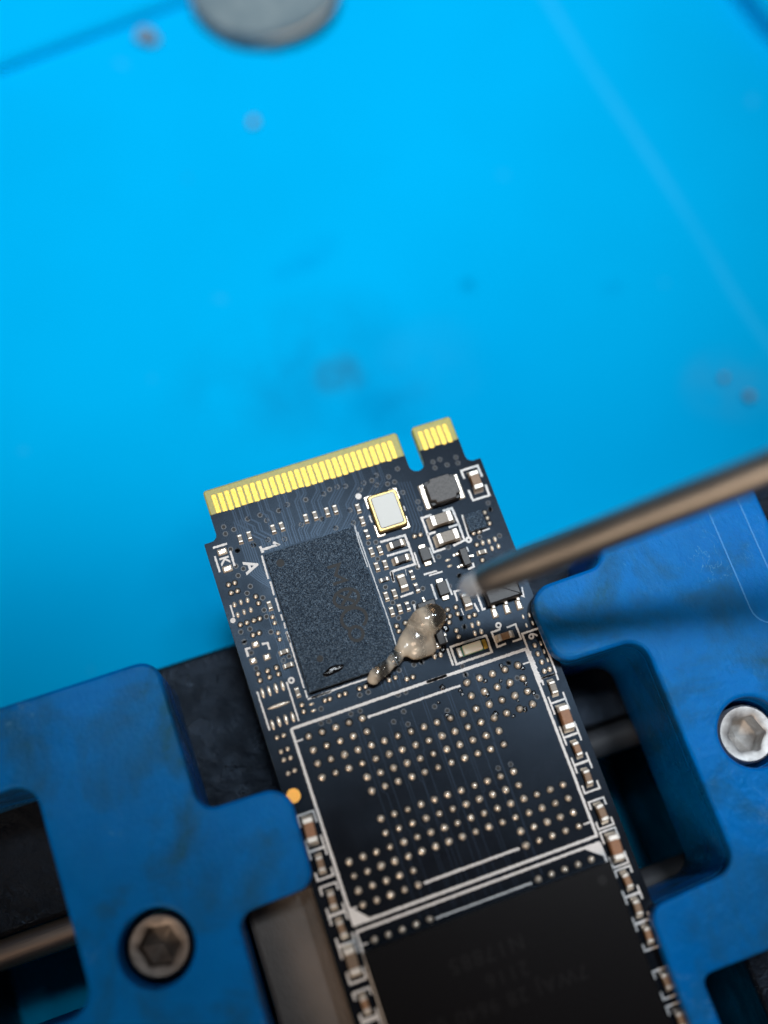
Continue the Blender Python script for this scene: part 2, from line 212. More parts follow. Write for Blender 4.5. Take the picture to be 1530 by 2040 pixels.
# highlight painted as a paler band along the crease
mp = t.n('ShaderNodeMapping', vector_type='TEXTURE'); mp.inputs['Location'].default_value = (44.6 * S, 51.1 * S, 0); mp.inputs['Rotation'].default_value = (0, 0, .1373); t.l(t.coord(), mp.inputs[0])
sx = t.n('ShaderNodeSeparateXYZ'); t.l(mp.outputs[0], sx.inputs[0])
crease_hl = t.ramp(t.math('ABSOLUTE', t.math('ADD', sx.outputs[0], t.math('MULTIPLY', t.math('SUBTRACT', t.noise(.5, 3), .5), .12))), (.0, .28), (.08, 0.0))
crease_hl = t.math('MULTIPLY', crease_hl, t.ramp(t.noise(.8, 4), (.3, .35), (.6, 1.0))); cur = t.mix(crease_hl, cur, (.06, .47, .86))
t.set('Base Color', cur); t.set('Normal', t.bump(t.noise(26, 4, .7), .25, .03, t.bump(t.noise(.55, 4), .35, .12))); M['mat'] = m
m = mat('grey_rubber', (.17, .18, .19), .7, spec=.2); t = NT(m); t.set('Base Color', t.ramp(t.noise(6, 4), (.3, (.10, .15, .18)), (.7, (.17, .22, .24)))); t.set('Normal', t.bump(t.noise(20, 4), .3, .02)); M['rubber'] = m
M['rim'] = mat('worn_rim', (.42, .36, .30), .6)
m = mat('solder_crumb', (.14, .21, .28), .5, .0); t = NT(m); t.set('Normal', t.bump(t.noise(25, 3), .6, .02)); M['crumb'] = m

# ------------------------------------------------------------------ mesh helpers (millimetres in)
def flat_tops(me):
    for p in me.polygons:
        if abs(p.normal.z) > .9995 and len(p.vertices) != 3: p.use_smooth = False
def finish(bm, name, mats, smooth=False):
    bmesh.ops.scale(bm, vec=(S, S, S), verts=bm.verts)
    me = bpy.data.meshes.new(name); bm.to_mesh(me); bm.free()
    for k in (mats if isinstance(mats, (list, tuple)) else [mats]): me.materials.append(M[k])
    if smooth:
        me.polygons.foreach_set('use_smooth', [True] * len(me.polygons))
        me.set_sharp_from_angle(angle=math.radians(50)); flat_tops(me)
    return me
def place(name, me, parent=None, loc=(0, 0, 0), rz=0.0):
    o = bpy.data.objects.new(name, me); col.objects.link(o)
    o.location = Vector(loc) * S; o.rotation_euler = (0, 0, rz)
    if parent is not None: o.parent = parent
    return o
def thing(o, label, cat, group=None):
    o['label'] = label; o['category'] = cat
    if group: o['group'] = group
    return o
def empty(name, loc=(0, 0, 0)):
    o = bpy.data.objects.new(name, None); col.objects.link(o); o.location = Vector(loc) * S; o.empty_display_size = .2; return o
def bm_box(bm, x0, x1, y0, y1, z0, z1):
    r = bmesh.ops.create_cube(bm, size=1.0)
    for v in r['verts']: v.co = Vector((x0 + (v.co.x + .5) * (x1 - x0), y0 + (v.co.y + .5) * (y1 - y0), z0 + (v.co.z + .5) * (z1 - z0)))
    return r['verts']
def box(name, mats, lx, ly, z0, z1, bev=0.0, seg=2, cx=0.0, cy=0.0):
    bm = bmesh.new(); bm_box(bm, cx - lx / 2, cx + lx / 2, cy - ly / 2, cy + ly / 2, z0, z1)
    if bev: bmesh.ops.bevel(bm, geom=bm.edges[:], offset=bev, segments=seg, profile=.5, affect='EDGES')
    return finish(bm, name, mats, smooth=bev > 0)
def fillet(poly, radii, n=6):
    out = []; N = len(poly)
    for i in range(N):
        p = Vector(poly[i]); r = radii[i] if isinstance(radii, (list, tuple)) else radii
        if r <= 0: out.append(p); continue
        a = Vector(poly[i - 1]) - p; b = Vector(poly[(i + 1) % N]) - p
        la, lb = a.length, b.length; a.normalize(); b.normalize()
        ang = a.angle(b); d = min(r / math.tan(ang / 2), la * .49, lb * .49)
        p0 = p + a * d; p2 = p + b * d
        rr = d * math.tan(ang / 2); c = p + (a + b).normalized() * (rr / math.sin(ang / 2))
        a0 = math.atan2(p0.y - c.y, p0.x - c.x); a1 = math.atan2(p2.y - c.y, p2.x - c.x); da = (a1 - a0 + math.pi) % (2 * math.pi) - math.pi
        for k in range(n + 1): out.append(Vector((c.x + rr * math.cos(a0 + da * k / n), c.y + rr * math.sin(a0 + da * k / n))))
    return out
def circle(cx, cy, r, n=40): return [Vector((cx + r * math.cos(2 * math.pi * k / n), cy + r * math.sin(2 * math.pi * k / n))) for k in range(n)]
def plate(name, mk, loops, z0, z1, bev=0.0, res=3):
    """a flat plate with holes: first loop the outline, the others holes"""
    cu = bpy.data.curves.new(name, 'CURVE'); cu.dimensions = '2D'; cu.fill_mode = 'BOTH'
    for lp in loops:
        s = cu.splines.new('POLY'); s.points.add(len(lp) - 1); s.use_cyclic_u = True
        for p, q in zip(s.points, lp): p.co = (q[0] * S, q[1] * S, 0, 1)
    h = (z1 - z0) * S; cu.extrude = h / 2 - bev * S; cu.bevel_depth = bev * S; cu.bevel_resolution = res; cu.offset = -bev * S
    tmp = bpy.data.objects.new('tmp', cu); col.objects.link(tmp)
    me = bpy.data.meshes.new_from_object(tmp.evaluated_get(bpy.context.evaluated_depsgraph_get()))
    bpy.data.objects.remove(tmp); bpy.data.curves.remove(cu)
    me.transform(Matrix.Translation((0, 0, (z0 + z1) / 2 * S))); me.name = name
    me.materials.clear(); me.materials.append(M[mk])
    me.polygons.foreach_set('use_smooth', [True] * len(me.polygons)); me.set_sharp_from_angle(angle=math.radians(40))
    for p in me.polygons:
        if abs(p.normal.z) > .9995: p.use_smooth = False
    return me
def prism(name, mk, loop, z0, z1, bev=0.0, seg=2):
    bm = bmesh.new(); vs = [bm.verts.new((p[0], p[1], z0)) for p in loop]; f = bm.faces.new(vs)
    if f.calc_area() and f.normal.z > 0: f.normal_flip()
    bm.normal_update()
    r = bmesh.ops.extrude_face_region(bm, geom=[f]); top = [v for v in r['geom'] if isinstance(v, bmesh.types.BMVert)]
    for v in top: v.co.z = z1
    bmesh.ops.recalc_face_normals(bm, faces=bm.faces[:])
    if bev:
        es = [e for e in bm.edges if all(abs(v.co.z - z1) < 1e-6 for v in e.verts)]
        bmesh.ops.bevel(bm, geom=es, offset=bev, segments=seg, profile=.5, affect='EDGES')
    return finish(bm, name, mk, smooth=bev > 0)
def bm_stroke(bm, pts, w, z0, z1, jit=0.0, closed=False):
    P = [Vector(p) for p in pts]; out = []
    for i in range(len(P) - 1):
        L = (P[i + 1] - P[i]).length; n = max(1, int(L / .09)) if jit else 1
        for k in range(n): out.append(P[i].lerp(P[i + 1], k / n))
    out.append(P[-1]); P = out; left = []; right = []
    for i, p in enumerate(P):
        if closed and i in (0, len(P) - 1): a = (P[-1] - P[-2]).normalized(); b = (P[1] - P[0]).normalized()
        else: a = (p - P[i - 1]).normalized() if i else (P[1] - P[0]).normalized(); b = (P[i + 1] - p).normalized() if i < len(P) - 1 else a
        tdir = (a + b); tdir = tdir.normalized() if tdir.length > 1e-6 else a
        nrm = Vector((-tdir.y, tdir.x)); k = 1 / max(.5, nrm.dot(Vector((-a.y, a.x)))); hw = w / 2 * k
        left.append(p + nrm * (hw + R.uniform(-jit, jit))); right.append(p - nrm * (hw + R.uniform(-jit, jit)))
    rows = []
    for l, r in zip(left, right): rows.append([bm.verts.new((l.x, l.y, z0)), bm.verts.new((l.x, l.y, z1)), bm.verts.new((r.x, r.y, z1)), bm.verts.new((r.x, r.y, z0))])
    for a, b in zip(rows, rows[1:]):
        for k in range(3): bm.faces.new((a[k], b[k], b[k + 1], a[k + 1]))
    for e in (rows[0], rows[-1]): bm.faces.new(e)
def bm_ring(bm, c, ro, ri, z0, z1, n=18):
    rows = []
    for k in range(n):
        a = 2 * math.pi * k / n; ca, sa = math.cos(a), math.sin(a)
        rows.append([bm.verts.new((c[0] + r * ca, c[1] + r * sa, z)) for r, z in ((ro, z0), (ro, z1), (ri, z1), (ri, z0))])
    for k in range(n):
        a, b = rows[k], rows[(k + 1) % n]
        for j in range(3): bm.faces.new((a[j], b[j], b[j + 1], a[j + 1]))
def bm_disc(bm, c, r, z0, z1, n=14, mi=0):
    lo = [bm.verts.new((c[0] + r * math.cos(2 * math.pi * k / n), c[1] + r * math.sin(2 * math.pi * k / n), z0)) for k in range(n)]
    hi = [bm.verts.new((v.co.x, v.co.y, z1)) for v in lo]
    bm.faces.new(hi).material_index = mi
    for k in range(n): bm.faces.new((lo[k], lo[(k + 1) % n], hi[(k + 1) % n], hi[k])).material_index = mi
def dome(name, mk, rx, ry, h, sd=0, lump=.06, n=14, rings=5):
    """a solder bump: flat below, rounded and a little lumpy above"""
    rr = random.Random(sd); bm = bmesh.new(); prev = None; ph = rr.uniform(0, 6)
    for j in range(rings + 1):
        a = math.pi / 2 * j / rings
        if j == rings: row = [bm.verts.new((rr.uniform(-.05, .05) * rx, rr.uniform(-.05, .05) * ry, h))]
        else: row = [bm.verts.new((rx * math.cos(a) * math.cos(2 * math.pi * k / n) * (1 + lump * math.sin(2 * 2 * math.pi * k / n + ph) + rr.uniform(-lump, lump) * .5), ry * math.cos(a) * math.sin(2 * math.pi * k / n) * (1 + lump * math.cos(3 * 2 * math.pi * k / n + ph)), h * math.sin(a) * (1 + rr.uniform(-lump, lump) * .7))) for k in range(n)]
        if prev:
            for k in range(n):
                if j == rings: bm.faces.new((prev[k], prev[(k + 1) % n], row[0]))
                else: bm.faces.new((prev[k], prev[(k + 1) % n], row[(k + 1) % n], row[k]))
        prev = row
    return finish(bm, name, mk, smooth=True)
def text_mesh(name, s, size, mk, h=.012, spacing=1.0, bold=0.0):
    cu = bpy.data.curves.new(name, 'FONT'); cu.body = s; cu.size = size * S; cu.align_x = 'CENTER'; cu.align_y = 'CENTER'; cu.extrude = h * S / 2; cu.space_character = spacing; cu.offset = bold * S
    tmp = bpy.data.objects.new('tmp', cu); col.objects.link(tmp)
    me = bpy.data.meshes.new_from_object(tmp.evaluated_get(bpy.context.evaluated_depsgraph_get()))
    bpy.data.objects.remove(tmp); bpy.data.curves.remove(cu); me.name = name
    me.materials.clear(); me.materials.append(M[mk]); return me
def cyl(name, mk, r, length, n=32, bev=0.0, axis='X'):
    bm = bmesh.new(); bmesh.ops.create_cone(bm, cap_ends=True, segments=n, radius1=r, radius2=r, depth=length)
    if bev: bmesh.ops.bevel(bm, geom=[e for e in bm.edges if abs(e.verts[0].co.z - e.verts[1].co.z) < 1e-5], offset=bev, segments=2, profile=.5, affect='EDGES')
    if axis == 'X': bmesh.ops.rotate(bm, verts=bm.verts, cent=(0, 0, 0), matrix=Matrix.Rotation(math.pi / 2, 3, 'Y'))
    return finish(bm, name, mk, smooth=True)

# ------------------------------------------------------------------ the setting: silicone mat
def build_mat():
    bm = bmesh.new(); nx, ny = 110, 110; x0, x1, y0, y1 = -120, 190, -110, 200
    def hgt(x, y):
        z = .12 * mnoise.noise((x * .05, y * .05, 0))
        # a shallow crease running down the right side
        d = (x - 44.6) * .9906 + (y - 51.1) * .1369
        z += .30 / (1 + math.exp(-d * .6)) + .10 * math.exp(-(d / .9) ** 2)
        return z
    xs = sorted(set([x0 + (x1 - x0) * i / nx for i in range(nx + 1)] + [35 + .45 * i for i in range(56)]))
    ys = [y0 + (y1 - y0) * j / ny for j in range(ny + 1)]
    g = [[bm.verts.new((x, y, MATZ + hgt(x, y))) for x in xs] for y in ys]
    for j in range(len(ys) - 1):
        for i in range(len(xs) - 1): bm.faces.new((g[j][i], g[j][i + 1], g[j + 1][i + 1], g[j + 1][i]))
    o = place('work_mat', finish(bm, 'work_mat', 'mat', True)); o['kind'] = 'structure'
    # raised tray wall beyond the top left of the picture
    wall = prism('tray_wall', 'mat', fillet([(-60, 61.3), (-17, 61.4), (6, 64.6), (20, 69), (24, 120), (-60, 120)], [0, 3, 6, 4, 3, 3]), MATZ - .5, MATZ + 1.5, 1.2, 5)
    place('tray_wall', wall, o)
    ridge = prism('tray_wall', 'mat', fillet([(62, 60), (66, 42), (74, 20), (110, 20), (110, 90), (62, 90)], 3), MATZ - .5, MATZ + 4.0, .8, 4)
    place('tray_wall', ridge, o)
    return o
work_mat = build_mat()

# ------------------------------------------------------------------ the circuit board and everything soldered to it
ssd = thing(empty('circuit_board', (0, -40, 0)), 'long black circuit board with gold edge contacts and many tiny components, held by blue jaws', 'circuit board')
def part(name, me, loc=(0, 0, 0), rz=0.0, parent=None):
    o = place(name, me, parent or ssd, loc, rz)
    if parent is None: o.location = o.location - ssd.location
    return o
BW, BL, TH = 11.0, 80.0, .8
def board_loop(inset=0.0, ytop=0.0):
    e = inset; nw = .6
    left = -9.925 + e; right = 9.925 - e
    if ytop == 0.0:
        pts = [(-BW + e, -BL + e), (BW - e, -BL + e), (BW - e, -4.0 - e), (right, -4.0 - e), (right, -e), (6.125 + nw + e, -e), (6.125 + nw + e, -3.5), (6.125 - nw - e, -3.5), (6.125 - nw - e, -e), (left, -e), (left, -4.0 - e), (-BW + e, -4.0 - e)]
        rad = [.3, .3, .1, .55, .25, .25, .59 + e, .59 + e, .25, .25, .55, .1]
    else:
        pts = [(-BW + e, -BL + e), (BW - e, -BL + e), (BW - e, -4.0 - e), (right, -4.0 - e), (right, ytop), (6.125 + nw + e, ytop), (6.125 + nw + e, -3.5), (6.125 - nw - e, -3.5), (6.125 - nw - e, ytop), (left, ytop), (left, -4.0 - e), (-BW + e, -4.0 - e)]
        rad = [.3, .3, .1, .55, 0, 0, .59 + e, .59 + e, 0, 0, .55, .1]
    return fillet(pts, rad, 8)
part('laminate', prism('laminate', 'laminate', board_loop(), -TH, -.035, .10, 2))
part('solder_mask', prism('solder_mask', 'mask', board_loop(.004, -2.0), -.06, 0.0, .012, 1))
# the underside carries mask as well
part('solder_mask', prism('solder_mask', 'mask', board_loop(.004, -2.0), -TH - .03, -TH + .02))
fing = {k: prism('gold_contact', 'gold', fillet([(-.175, -2.02 - d), (.175, -2.05 - d), (.175, -.52), (-.175, -.52)], [.02, .02, .05, .05], 2), -.04, .012, .012, 1) for k, d in ((0, 0), (1, .05), (2, -.03))}
for k, me in fing.items():
    bm = bmesh.new(); bm.from_mesh(me); n0 = len(bm.faces)
    for q in ([(-.07, -.74), (.0, -.80 - .02 * k), (.07, -.73)], [(.02, -.86), (.03, -1.25 - .1 * k)]): bm_stroke(bm, [(a * S, b * S) for a, b in q], .035 * S, .010 * S, .0145 * S)
    for fc in list(bm.faces)[n0:]: fc.material_index = 1
    bm.to_mesh(me); bm.free(); me.materials.append(M['gold_worn'])
for i in range(38):
    x = -9.25 + .5 * i
    if 29 <= i <= 32: continue
    part('gold_contact', fing[R.randint(0, 2)], (x, 0, 0))

# copper runs under the mask
bm = bmesh.new()
for i, xt in zip((2, 3, 4, 6, 7, 9, 10, 12, 13, 15, 16, 18, 19, 21, 22, 24, 25), [-6.9 + .41 * k for k in range(17)]):
    x = -9.25 + .5 * i; y1 = -2.5 - .07 * abs(i - 13); d = xt - x
    bm_stroke(bm, [(x, -2.05), (x, y1), (x + d * .45, y1 - abs(d) * .45), (x + d * .45, -4.1 - .05 * i), (xt, -4.1 - .05 * i - abs(d) * .55), (xt, -6.05)], .11, -.005, .012)
    bm_stroke(bm, [(x + .16, -2.05), (x + .16, y1 - .1), (x + .16 + d * .45, y1 - .1 - abs(d) * .45), (x + .16 + d * .45, -4.2 - .05 * i), (xt + .16, -4.2 - .05 * i - abs(d) * .55), (xt + .16, -6.05)], .07, -.005, .010)
for k in range(6): bm_stroke(bm, [(-8.4 + .17 * k, -3.0), (-8.4 + .17 * k, -7.3 - .0 * k), (-8.0 + .17 * k, -7.9), (-7.15, -8.9 + .18 * k)], .08, -.005, .011)
for k in range(4): bm_stroke(bm, [(-8.1 + .15 * k, -9.8), (-8.1 + .15 * k, -13.2), (-8.4 + .15 * k, -13.6), (-8.4 + .15 * k, -15.4)], .06, -.005, .010)
for k in range(5): bm_stroke(bm, [(4.3 + .22 * k, -3.9 - .05 * k), (4.3 + .22 * k, -7.4 - .15 * k), (4.0 + .22 * k, -7.9 - .15 * k)], .09, -.005, .011)
xs = [-4.6, -4.3, -3.5, -2.5, -2.3, -1.5, -1.3, -.5, .5, .7, 1.5, 2.4, 2.6, 3.5, 4.5, 4.7]
for x in xs:
    yb = -34.1; ym = R.uniform(-29, -22); dx = R.choice((-.28, .28, 0, .15, -.15))
    bm_stroke(bm, [(x, R.uniform(-21.5, -19.4)), (x, ym), (x + dx, ym - abs(dx)), (x + dx, yb)], .055, -.005, .010)
for k in range(8): bm_stroke(bm, [(-1.9 + .28 * k, -17.3), (-1.9 + .28 * k + R.uniform(-.1, .1), -18.6)], .06, -.005, .010)
tr = part('copper_runs', finish(bm, 'copper_runs', 'trace')); tr['kind'] = 'stuff'

# vias
bm = bmesh.new()
for p in VIA:
    q = (p[0], p[1]); n0 = len(bm.faces)
    bm_ring(bm, q, .20, .135, -.005, .012, 14)
    for fc in list(bm.faces)[n0:]: fc.material_index = 1
    bm_disc(bm, q, .135, -.005, .004, 10, 0)
vi = part('vias', finish(bm, 'vias', ['via_hole', 'via_ring'])); vi['kind'] = 'stuff'

# printed lines
bm = bmesh.new(); Z0, Z1 = -.01, .016
for w, pts in SILK: bm_stroke(bm, pts, w, Z0, Z1, .018, closed=(pts[0] == pts[-1]))
bm_stroke(bm, [(-9.02, -18.95), (-9.02, -32.9)], .20, Z0, Z1 - .001, .015); bm_stroke(bm, [(8.98, -18.95), (8.98, -32.9)], .20, Z0, Z1 - .001, .015)
bm_stroke(bm, [(-9.1, -32.9), (9.05, -32.9)], .19, Z0, Z1 + .001, .018); bm_stroke(bm, [(-9.02, -33.37), (9.0, -33.37)], .17, Z0, Z1, .018)
bm_stroke(bm, [(-9.02, -33.37), (-9.02, -47.3), (9.0, -47.3), (9.0, -33.37)], .16, Z0, Z1 - .001, .012)
for y, w in ((-19.92, .17), (-31.9, .17)): bm_stroke(bm, [(-3.6, y), (3.5, y)], w, Z0, Z1, .02)
bm_stroke(bm, [(-3.6, -34.33), (3.5, -34.33)], .13, Z0, Z1, .02)
for y in (-19.92, -31.87): bm_stroke(bm, [(-8.92, y), (-8.45, y)], .11, Z0, Z1 - .002, .01); bm_stroke(bm, [(8.38, y), (8.88, y)], .11, Z0, Z1 - .002, .01)
bm_stroke(bm, [(-8.92, -34.3), (-8.45, -34.3)], .10, Z0, Z1 - .002, .01)
for tri in ([(-9.0, -31.6), (-7.8, -32.85), (-9.0, -32.85)], [(8.96, -33.4), (8.96, -34.35), (7.75, -33.4)]):
    v = [bm.verts.new((x, y, Z1 + .002)) for x, y in tri]; bm.faces.new(v)
def cell(x0, x1, ya, yb, gap=.45, w=.13, lo=True, hi=True):
    """bracket printed round an edge capacitor, its sides open half way"""
    ym = (ya + yb) / 2; z = Z1 + .003
    if hi: bm_stroke(bm, [(x0, ym + gap), (x0, ya), (x1, ya), (x1, ym + gap)], w, Z0, z, .012)
    else: bm_stroke(bm, [(x0, ym + gap), (x0, ya)], w, Z0, z, .012); bm_stroke(bm, [(x1, ym + gap), (x1, ya)], w, Z0, z, .012)
    if lo: bm_stroke(bm, [(x0, ym - gap), (x0, yb), (x1, yb), (x1, ym - gap)], w, Z0, z - .001, .012)
    else: bm_stroke(bm, [(x0, ym - gap), (x0, yb)], w, Z0, z, .012); bm_stroke(bm, [(x1, ym - gap), (x1, yb)], w, Z0, z, .012)
RX0, RX1 = 9.27, 10.42
bm_stroke(bm, [(9.13, -21.3), (9.13, -17.8), (10.47, -17.8), (10.47, -21.3)], .15, Z0, Z1 + .002, .014); bm_stroke(bm, [(9.16, -21.33), (10.4, -21.33)], .14, Z0, Z1 + .003, .012)
bm_stroke(bm, [(9.13, -19.2), (9.13, -21.6)], .28, Z0, Z1 + .004, .05)
for ya, yb in ((-21.33, -23.24), (-23.26, -25.8), (-25.84, -27.85), (-27.9, -29.93), (-30.6, -32.55), (-32.78, -35.28), (-35.52, -37.36), (-37.4, -39.2), (-39.25, -41.04), (-42.45, -44.3), (-44.8, -46.8)): cell(RX0, RX1, ya, yb)
for ya, yb in ((-24.83, -27.35), (-27.4, -29.35), (-29.86, -31.8), (-31.86, -33.85), (-33.9, -36.36), (-36.98, -38.78), (-38.95, -41.2)): cell(-10.45, -9.30, ya, yb)
for c, ro, ri in RINGS: bm_ring(bm, c, ro, ri, Z0, Z1 + .003)
for c, r in DOTS_SILK: bm_disc(bm, c, r, Z0, Z1 + .003, 12)
# the numeral 1 with its foot
bm_stroke(bm, [(-7.1, -5.45), (-7.06, -5.98)], .20, Z0, Z1, .02); bm_stroke(bm, [(-7.1, -5.75), (-5.78, -5.74), (-6.1, -5.45)], .19, Z0, Z1 + .001, .02)
si = part('silkscreen', finish(bm, 'silkscreen', 'ink')); si['kind'] = 'stuff'
for s_, size, (x, y), b in (('A', 1.45, (-8.24, -6.72), .035), ('K', .95, (-9.93, -5.66), .03), ('6', .95, (9.8, -18.2), .025)):
    part('printed_letter', text_mesh('printed_letter', s_, size, 'ink', .02, 1, b), (x, y, .006), -math.pi / 2)

# solder bumps of the bare footprints
bump_me = {('d', k): dome('solder_pad', 'solder', .165, .165, .13, k, .10) for k in range(3)}
for k in range(2):
    bump_me[('v', k)] = dome('solder_pad', 'solder', .15, .23, .14, k, .08); bump_me[('h', k)] = dome('solder_pad', 'solder', .22, .11, .10, k, .06)
    bump_me[('o', k)] = dome('solder_pad', 'solder', .17, .21, .13, k, .08); bump_me[('t', k)] = dome('solder_pad', 'solder', .09, .19, .08, k, .06)
    bump_me[('p', k)] = dome('solder_pad', 'solder', .15, .40, .12, k, .05)
gap = bmesh.new()
for kind, p in DOTS + PADS8:
    part('solder_pad', bump_me[(kind, R.randint(0, 2 if kind == 'd' else 1))], (p[0], p[1], 0))
    if kind in 'do': bm_disc(gap, p, .235, -.004, .005, 14)
sqm = [prism('solder_pad', 'solder', fillet([(-.27, -.24), (.27, -.24), (.27, .24), (-.27, .24)], .08, 3), -.004, .17, .14, 3)]
sqw = prism('solder_pad', 'solder', fillet([(-.38, -.26), (.38, -.26), (.38, .26), (-.38, .26)], .08, 3), -.004, .17, .14, 3)
for i, p in enumerate(SQ): part('solder_pad', sqm[0] if i < 3 else sqw, (p[0], p[1], 0))
b0, b1 = Vector(BAR[0]), Vector(BAR[1]); c = (b0 + b1) / 2
part('ground_bar', dome('ground_bar', 'solder', (b1 - b0).length / 2, .15, .14, 1, .02), (c.x, c.y, 0))
# the bare memory footprint: 152 solder balls on a 1 mm grid
rows = {0: [*range(5), *range(12, 17)], 1: [*range(5), *range(12, 17)], 2: range(17), 3: range(17), 4: range(3, 14), 5: range(3, 14), 7: range(3, 14), 8: range(3, 14), 9: range(17), 10: range(17), 11: [*range(5), *range(12, 17)], 12: [*range(5), *range(12, 17)]}
ball = [dome('solder_ball', 'solder', .245 + .01 * (k % 3), .245 + .008 * (k % 2), .23 + .025 * (k % 3), 20 + k, .07, 16, 6) for k in range(7)]
for v, us in rows.items():
    for u in us:
        x, y = -8 + u + R.uniform(-.015, .015), -19.87 - v + R.uniform(-.015, .015)
        k = R.uniform(.84, 1.10); part('solder_ball', ball[R.randint(0, 6)], (x, y, 0), R.uniform(0, 6)).scale = (k, k, R.uniform(.75, 1.15)); bm_disc(gap, (x, y), .31, -.004, .005, 16)
for u in rows[0]: part('solder_ball', ball[R.randint(0, 6)], (-8 + u, -34.26, 0), R.uniform(0, 6)); bm_disc(gap, (-8 + u, -34.26), .31, -.004, .005, 16)
gp = part('mask_openings', finish(gap, 'mask_openings', 'pad_gap')); gp['kind'] = 'stuff'
bm = bmesh.new(); bm_disc(bm, (0, 0), .50, -.004, .012, 32); part('fiducial', finish(bm, 'fiducial', 'copper'), (-10.28, -23.42, 0))

# chip capacitors and resistors
_chip = {}
def chip_parts(l, w, h, body, term=.24, fil=.16):
    key = (l, w, h, body)
    if key not in _chip:
        b = min(.05, h * .14)
        bod = box('capacitor', body, l - 2 * term * l * .96, w * .95, .02, h * .97, b * .6, 2)
        te = box('terminal', 'tin', term * l, w, .01, h, b, 2)
        bm = bmesh.new(); q = [(0, 0), (fil, 0), (fil * .35, h * .22), (0, h * .62)]
        a = [bm.verts.new((x, -w * .52, z + .004)) for x, z in q]; c_ = [bm.verts.new((x, w * .52, z + .004)) for x, z in q]
        bm.faces.new(a); bm.faces.new(c_[::-1])
        for k in range(4): bm.faces.new((a[k], c_[k], c_[(k + 1) % 4], a[(k + 1) % 4]))
        bmesh.ops.recalc_face_normals(bm, faces=bm.faces[:]); _chip[key] = (bod, te, finish(bm, 'solder_fillet', 'solder'))
    return _chip[key]
def chip(name, p, l, w, h, body, vertical, term=.24, fil=.16, tilt=0.0):
    bod, te, fi = chip_parts(l, w, h, body, term, fil)
    o = part(name, bod, (p[0], p[1], 0), (math.pi / 2 if vertical else 0) + tilt)
    for s in (-1, 1):
        place('terminal', te, o, (s * (l / 2 - term * l / 2), 0, 0))
        place('solder_fillet', fi, o, (s * l / 2 * .985, 0, 0), 0 if s > 0 else math.pi)
    return o
j = lambda: R.uniform(-.05, .05)
for p in CAP_V: chip('capacitor', p, .60, .33, .30, 'cer_grey', True, .26, .10, j())
for p in CAP_H: chip('capacitor', p, .62, .33, .30, 'cer_grey', False, .26, .10, j())
for p in RES_V: chip('resistor', p, .60, .30, .23, 'res_body', True, .27, .10, j())
for p in RES_H: chip('resistor', p, .60, .30, .23, 'res_body', False, .27, .10, j())
for p in BIG['cap603h']: chip('capacitor', p, 1.68, .84, .80, 'cer_grey', False, .24, .2)
for p in BIG['cap603v']: chip('capacitor', p, 1.45, .72, .72, 'cer_tan', True, .25, .2)
for p in BIG['cap402v']: chip('capacitor', p, 1.05, .58, .55, 'cer_grey', True, .24, .18)
for p in BIG['cap402hd']: chip('capacitor', p, 1.08, .52, .50, 'cer_dark', False, .25, .2)
for p in BIG['cap402hb']: chip('capacitor', p, 1.12, .52, .50, 'cer_tan', False, .24, .2)
dim = {'s': (.98, .46, .52, 'cer_tan'), 'm': (1.15, .52, .6, 'cer_tan'), 'B': (1.70, .74, .86, 'cer_brown'), 'M': (1.72, .76, .86, 'cer_tan')}
cols_r = []
for i, (k, p) in enumerate(COL_RIGHT): cols_r.append((i, k, p))
M['cer_tan2'] = ceramic('dull_tan_ceramic', (.17, .115, .072)); M['cer_tan3'] = ceramic('reddish_ceramic', (.29, .155, .075))
def vary(k): a = list(dim[k]); a[3] = R.choice(('cer_tan', 'cer_tan2', 'cer_tan3')) if k != 'B' else 'cer_brown'; return a
for k, p in COL_LEFT: chip('capacitor', (-9.88 + j() * .8, p[1]), *vary(k), True, .22, .22, j() * 1.4)
for i, k, p in cols_r: chip('capacitor', (9.84 + j() * .8, p[1]), *(vary(k) if i else (.9, .48, .4, 'cer_grey')), True, .22, .22, j() * 1.4)
chip('capacitor', (-9.88, -40.1), *dim['s'], True, .22, .22); chip('capacitor', (9.84, -45.8), *dim['s'], True, .22, .22)

# two diodes
db = box('diode', 'black', .74, 1.02, .06, .55, .05); dl = box('lead', 'solder', .55, .42, .0, .16, .06)
for p in DIODE:
    o = part('diode', db, (p[0], p[1], 0))
    for s in (-1, 1): place('lead', dl, o, (0, s * .64, 0))
# small transistors
tb = box('transistor', 'black', .58, 1.35, .10, .70, .06); tl = box('lead', 'solder', .26, .24, .0, .22, .07); tl2 = box('lead', 'solder', .20, .20, .0, .10, .04)
for (p, k), rz in zip(SOT, (0, math.pi / 2)):
    o = part('transistor', tb, (p[0], p[1], 0), rz)
    for x, y in ((.42, 0), (-.42, .47), (-.42, -.47)): place('lead', tl, o, (x, y, 0)); place('lead', tl2, o, (x * 1.55, y, 0))
o = part('transistor', tb, (3.25, -16.1, 0), .0)
for x, y in ((.42, 0), (-.42, .47), (-.42, -.47)): place('lead', tl, o, (x, y, 0))
part('solder_pad', sqm[0], (2.86, -16.66, 0))
# small square regulator with a sandy top
o = part('regulator', box('regulator', 'epoxy', 1.38, 1.38, .02, .5, .04), (8.78, -8.70, 0))
# three-legged regulator under the needle tip
o = part('voltage_regulator', prism('voltage_regulator', 'black', fillet([(-1.3, -.95), (1.3, -.95), (1.3, .95), (-1.3, .95)], .06, 2), .12, .95, .12, 2), (8.72, -14.22, 0))
leg = box('lead', 'tin', .26, .40, .28, .42, .05); foot = prism('lead', 'solder', fillet([(-.25, -.42), (.25, -.42), (.20, .36), (-.20, .36)], .05, 2), .0, .2, .12, 3)
for x in (-.96, .02, .98): place('lead', leg, o, (x, -1.02, 0)); place('lead_foot', foot, o, (x - .04, -1.45, 0))
